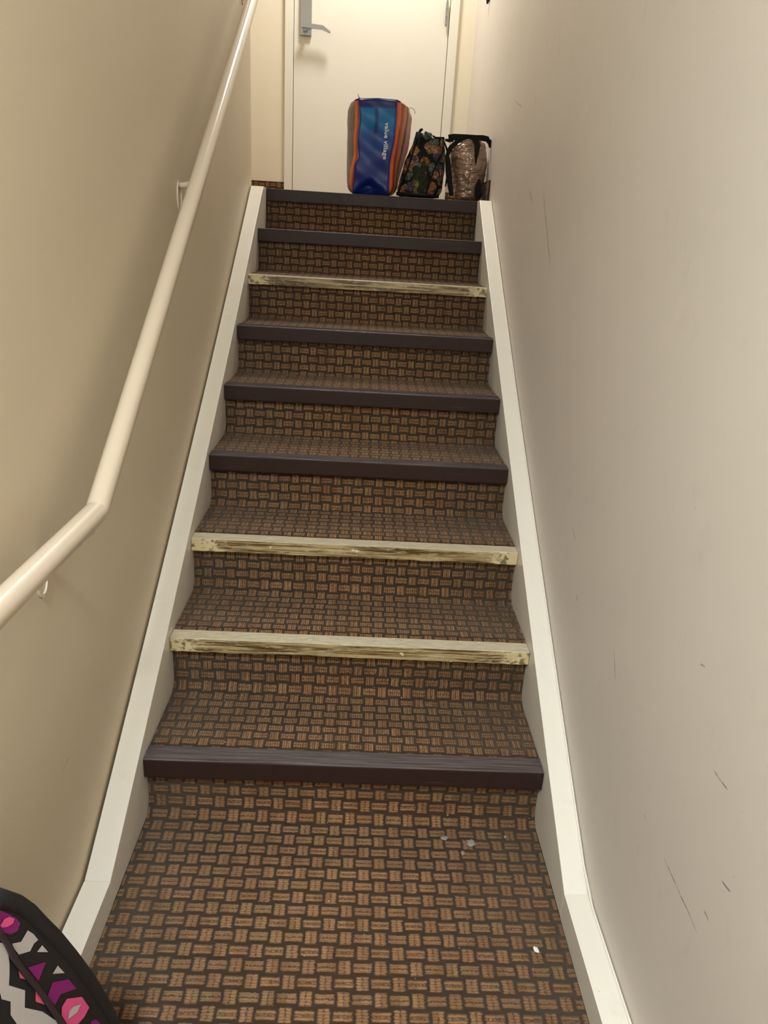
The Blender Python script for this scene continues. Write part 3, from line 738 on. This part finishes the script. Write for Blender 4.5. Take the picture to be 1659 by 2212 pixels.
# ---------------------------------------------------------------- patterned bag in the foreground, standing on the hall floor by the left wall
ang = math.radians(80); P0 = at(262, 2212, 1, -.62); dv_ = Vector((math.cos(ang), math.sin(ang), 0)); nv = Vector((dv_.y, -dv_.x, 0))
def onF(u, v, off=0.0):
    d_ = FW + RT*((u-IW/2)/FPX) - UP*((v-IH/2)/FPX); t = (nv.dot(P0-CAMP)+off)/nv.dot(d_); return CAMP+d_*t
def sz(p): return ((p-P0).dot(dv_), p.z)
def F3(s, z, off=0.0): return Vector((P0.x, P0.y, 0))+dv_*s+nv*off+Vector((0, 0, z))
bagD = thing('patterned_bag', 'black edged bag with pink, purple and white geometric print, nearest at lower left', 'bag', (F3(-.22, 0, -.05)))
ol = [sz(onF(*q)) for q in [(0, 1925), (25, 1926), (50, 1935), (75, 1953), (100, 1980), (130, 2010), (165, 2053), (200, 2100), (232, 2152), (262, 2212)]]
smin = ol[0][0]; mid = smin-.055
right = [(.03, .02), (.035, .06), (.022, .10)]
left_pts = [(2*mid-s, z) for s, z in ol]           # mirrored far side, outside the frame
outline = [(.0, .006)]+right[:]+ol[::-1]+left_pts+[(2*mid-s, z) for s, z in right[::-1]]+[(2*mid, .006)]
def inset(pts, k):
    cx = mid; n = len(pts); r = []
    for i in range(n):
        a = Vector(pts[(i-1) % n]); b = Vector(pts[(i+1) % n]); t = (b-a).normalized(); nn = Vector((-t.y, t.x)); r.append((pts[i][0]+nn.x*k, pts[i][1]+nn.y*k))
    return r
def slab(name, pts, o0, o1, mat, bev=0):
    bm = bmesh.new(); a = [bm.verts.new(F3(s, z, o1)) for s, z in pts]; b = [bm.verts.new(F3(s, z, o0)) for s, z in pts]; n = len(pts)
    bm.faces.new(a); bm.faces.new(b[::-1])
    for i in range(n): bm.faces.new([a[i], b[i], b[(i+1)%n], a[(i+1)%n]])
    o = obj(name, bm, mat)
    if bev: md = o.modifiers.new('b', 'BEVEL'); md.width = bev; md.segments = 4; md.limit_method = 'ANGLE'; md.angle_limit = .9
    return o
M = N('charcoal_fabric'); M.bump(M.noise(M.obj(), 900.0, 2), .3, .001); m_char = M.out((*S((30, 30, 32)), 1), .55, .4)
# orientation of the outline decides which way is inwards
ar = sum(outline[i][0]*outline[(i+1) % len(outline)][1]-outline[(i+1) % len(outline)][0]*outline[i][1] for i in range(len(outline)))
sgn = 1 if ar > 0 else -1
bodyD = slab('bag_body', inset(outline, sgn*.004), -.105, -.004, m_char, .008)
rimD = obj('edge_binding', tube([F3(s, z, -.004) for s, z in inset(outline, sgn*.010)]+[F3(*inset(outline, sgn*.010)[0], -.004)], .011, 12, cap=False), m_char, smooth=True)
def polys(items, base, name):
    """front panel: flat fabric with the printed shapes cut into the same mesh"""
    bm = bmesh.new(); mats = [m_char]
    ins = inset(outline, sgn*.006)
    f = bm.faces.new([bm.verts.new(F3(s, z, 0)) for s, z in ins]); f.material_index = 0
    for mat, pts in items:
        if mat not in mats: mats.append(mat)
        ws = [onF(u, v, .0009) for u, v in pts]
        f = bm.faces.new([bm.verts.new(q) for q in ws]); f.material_index = mats.index(mat)
        ms = [q+dv_*(2*((P0+dv_*mid-q).dot(dv_))) for q in ws]      # the print repeats mirrored on the far half
        if min((q-P0).dot(dv_) for q in ws) > mid+.004:
            f = bm.faces.new([bm.verts.new(q) for q in ms]); f.material_index = mats.index(mat)
    bm.normal_update()
    for f in bm.faces:
        if f.normal.dot(nv) < 0: f.normal_flip()
    me = bpy.data.meshes.new(name); bm.to_mesh(me); bm.free(); return link(name, me, mats)
def fab(n_, c):
    M = N(n_); M.bump(M.noise(M.obj(), 1200.0, 2), .3, .001); return M.out((*S(c), 1), .7, .25)
m_pk, m_mag, m_wh, m_cor, m_red = fab('pink_print', (236, 92, 150)), fab('purple_print', (140, 36, 116)), fab('white_print_cloth', (200, 192, 190)), fab('coral_print', (232, 104, 124)), fab('magenta_print', (150, 28, 90))
c3 = crop(0, 1850, 4.1475)
it = [(m_mag, [(-60, 495), (10, 487), (90, 520), (150, 560), (180, 600), (160, 665), (95, 700), (40, 685), (5, 640), (-60, 620)]),
      (m_wh, [(248, 662), (300, 695), (342, 748), (305, 780), (270, 850), (170, 880), (130, 830), (108, 782), (190, 765)]),
      (m_wh, [(378, 795), (432, 858), (332, 856)]), (m_wh, [(518, 978), (580, 1045), (472, 1052)]),
      (m_mag, [(412, 945), (345, 1120), (250, 995)]),
      (m_mag, [(470, 1130), (615, 1100), (685, 1185), (545, 1235), (490, 1335), (425, 1255)]),
      (m_pk, [(600, 1275), (735, 1258), (800, 1355), (755, 1440), (700, 1501), (600, 1501), (552, 1425), (555, 1350)]),
      (m_mag, [(820, 1475), (860, 1460), (900, 1501), (900, 1560), (800, 1560)]),
      (m_cor, [(172, 990), (252, 1110), (180, 1090), (168, 1040)]), (m_cor, [(318, 1200), (402, 1330), (320, 1300)]),
      (m_wh, [(-80, 760), (20, 775), (70, 840), (85, 960), (85, 1060), (80, 1155), (225, 1200), (222, 1355), (380, 1390), (500, 1470), (540, 1540), (300, 1560), (150, 1500), (95, 1420), (95, 1300), (15, 1280), (-5, 1200), (-80, 1180)])]
top = [(m_pk, [(2, 620), (40, 560), (85, 540), (130, 558), (118, 600), (70, 630), (20, 638)]),
       (m_wh, [(728, 1322), (690, 1400), (610, 1458), (622, 1385), (660, 1345)])]
items = [(m, [c3(*q) for q in p]) for m, p in it]
panelD = polys(items, None, 'front_panel')
bm = bmesh.new(); mats = []
for m_, p in top:
    if m_ not in mats: mats.append(m_)
    f = bm.faces.new([bm.verts.new(onF(*c3(*q), .0018)) for q in p]); f.material_index = mats.index(m_)
bm.normal_update()
me = panelD.data
for m_, p in top:      # small shapes printed on top of others
    pass
panel2 = bm
b2 = bmesh.new(); b2.from_mesh(me)
slots = [m.name for m in me.materials]
for f in bm.faces:
    nf = b2.faces.new([b2.verts.new(v.co) for v in f.verts]); nf.material_index = slots.index(mats[f.material_index].name)
    nf.normal_update()
    if nf.normal.dot(nv) < 0: nf.normal_flip()
b2.to_mesh(me); b2.free(); bm.free()
zp = [onF(*c3(*q), .003) for q in [(-60, 600), (0, 690), (60, 770), (120, 900), (220, 1040), (330, 1170), (430, 1310), (560, 1501), (680, 1680), (760, 1800)]]
M = N('dark_zip'); m_zip = M.out((*S((48, 38, 44)), 1), .5)
zip_ = obj('zipper', tube(zp, .0042, 10, flat=.7), m_zip, smooth=True)
adopt(bagD, bodyD, rimD, panelD, zip_)
# ---------------------------------------------------------------- small litter on the carpet
M = N('dried_gum'); M.bump(M.noise(M.obj(), 200.0, 3), .6, .003); m_gum = M.out((*S((150, 142, 130)), 1), .4)
m_chip = N('paint_chip').out((*S((226, 222, 216)), 1), .35)
def blob(name, u, v, rx, ry, h, mat, label, cat, seed=1, z=0.0, tilt=0):
    p = at(u, v, 2, z); bm = bmesh.new(); rnd = random.Random(seed); n = 18
    ph = [rnd.uniform(.75, 1.25) for _ in range(n)]
    prev = []
    for (k, hh) in ((1.0, 0), (.96, .5), (.7, .9), (.3, 1.0)):
        prev.append([bm.verts.new((p.x+rx*k*ph[i]*math.cos(2*math.pi*i/n), p.y+ry*k*ph[i]*math.sin(2*math.pi*i/n), z+.0005+h*hh*(1+.15*ph[(i*5) % n]))) for i in range(n)])
    for a in range(3):
        for i in range(n): bm.faces.new([prev[a][i], prev[a][(i+1) % n], prev[a+1][(i+1) % n], prev[a+1][i]])
    bm.faces.new(prev[3]); bm.faces.new(prev[0][::-1])
    return tag(obj(name, bm, mat, smooth=True), label, cat, 'dried gum spots on the hall carpet' if cat == 'gum' else None)
blob('gum_spot', 1017, 1821, .011, .012, .002, m_gum, 'round grey dried gum spot on the hall carpet, largest of the cluster', 'gum', 3)
blob('gum_spot', 960, 1811, .009, .007, .0015, m_gum, 'grey dried gum spot left of the largest one', 'gum', 5)
blob('gum_spot', 1000, 1843, .005, .007, .0015, m_gum, 'small pale gum spot just below the largest one', 'gum', 8)
blob('gum_spot', 1091, 1808, .004, .005, .0012, m_gum, 'tiny pale gum spot to the right of the largest one', 'gum', 9)
blob('paint_chip', 1158, 2052, .006, .008, .0022, m_chip, 'shiny white chip on the carpet near the right baseboard', 'chip', 4)
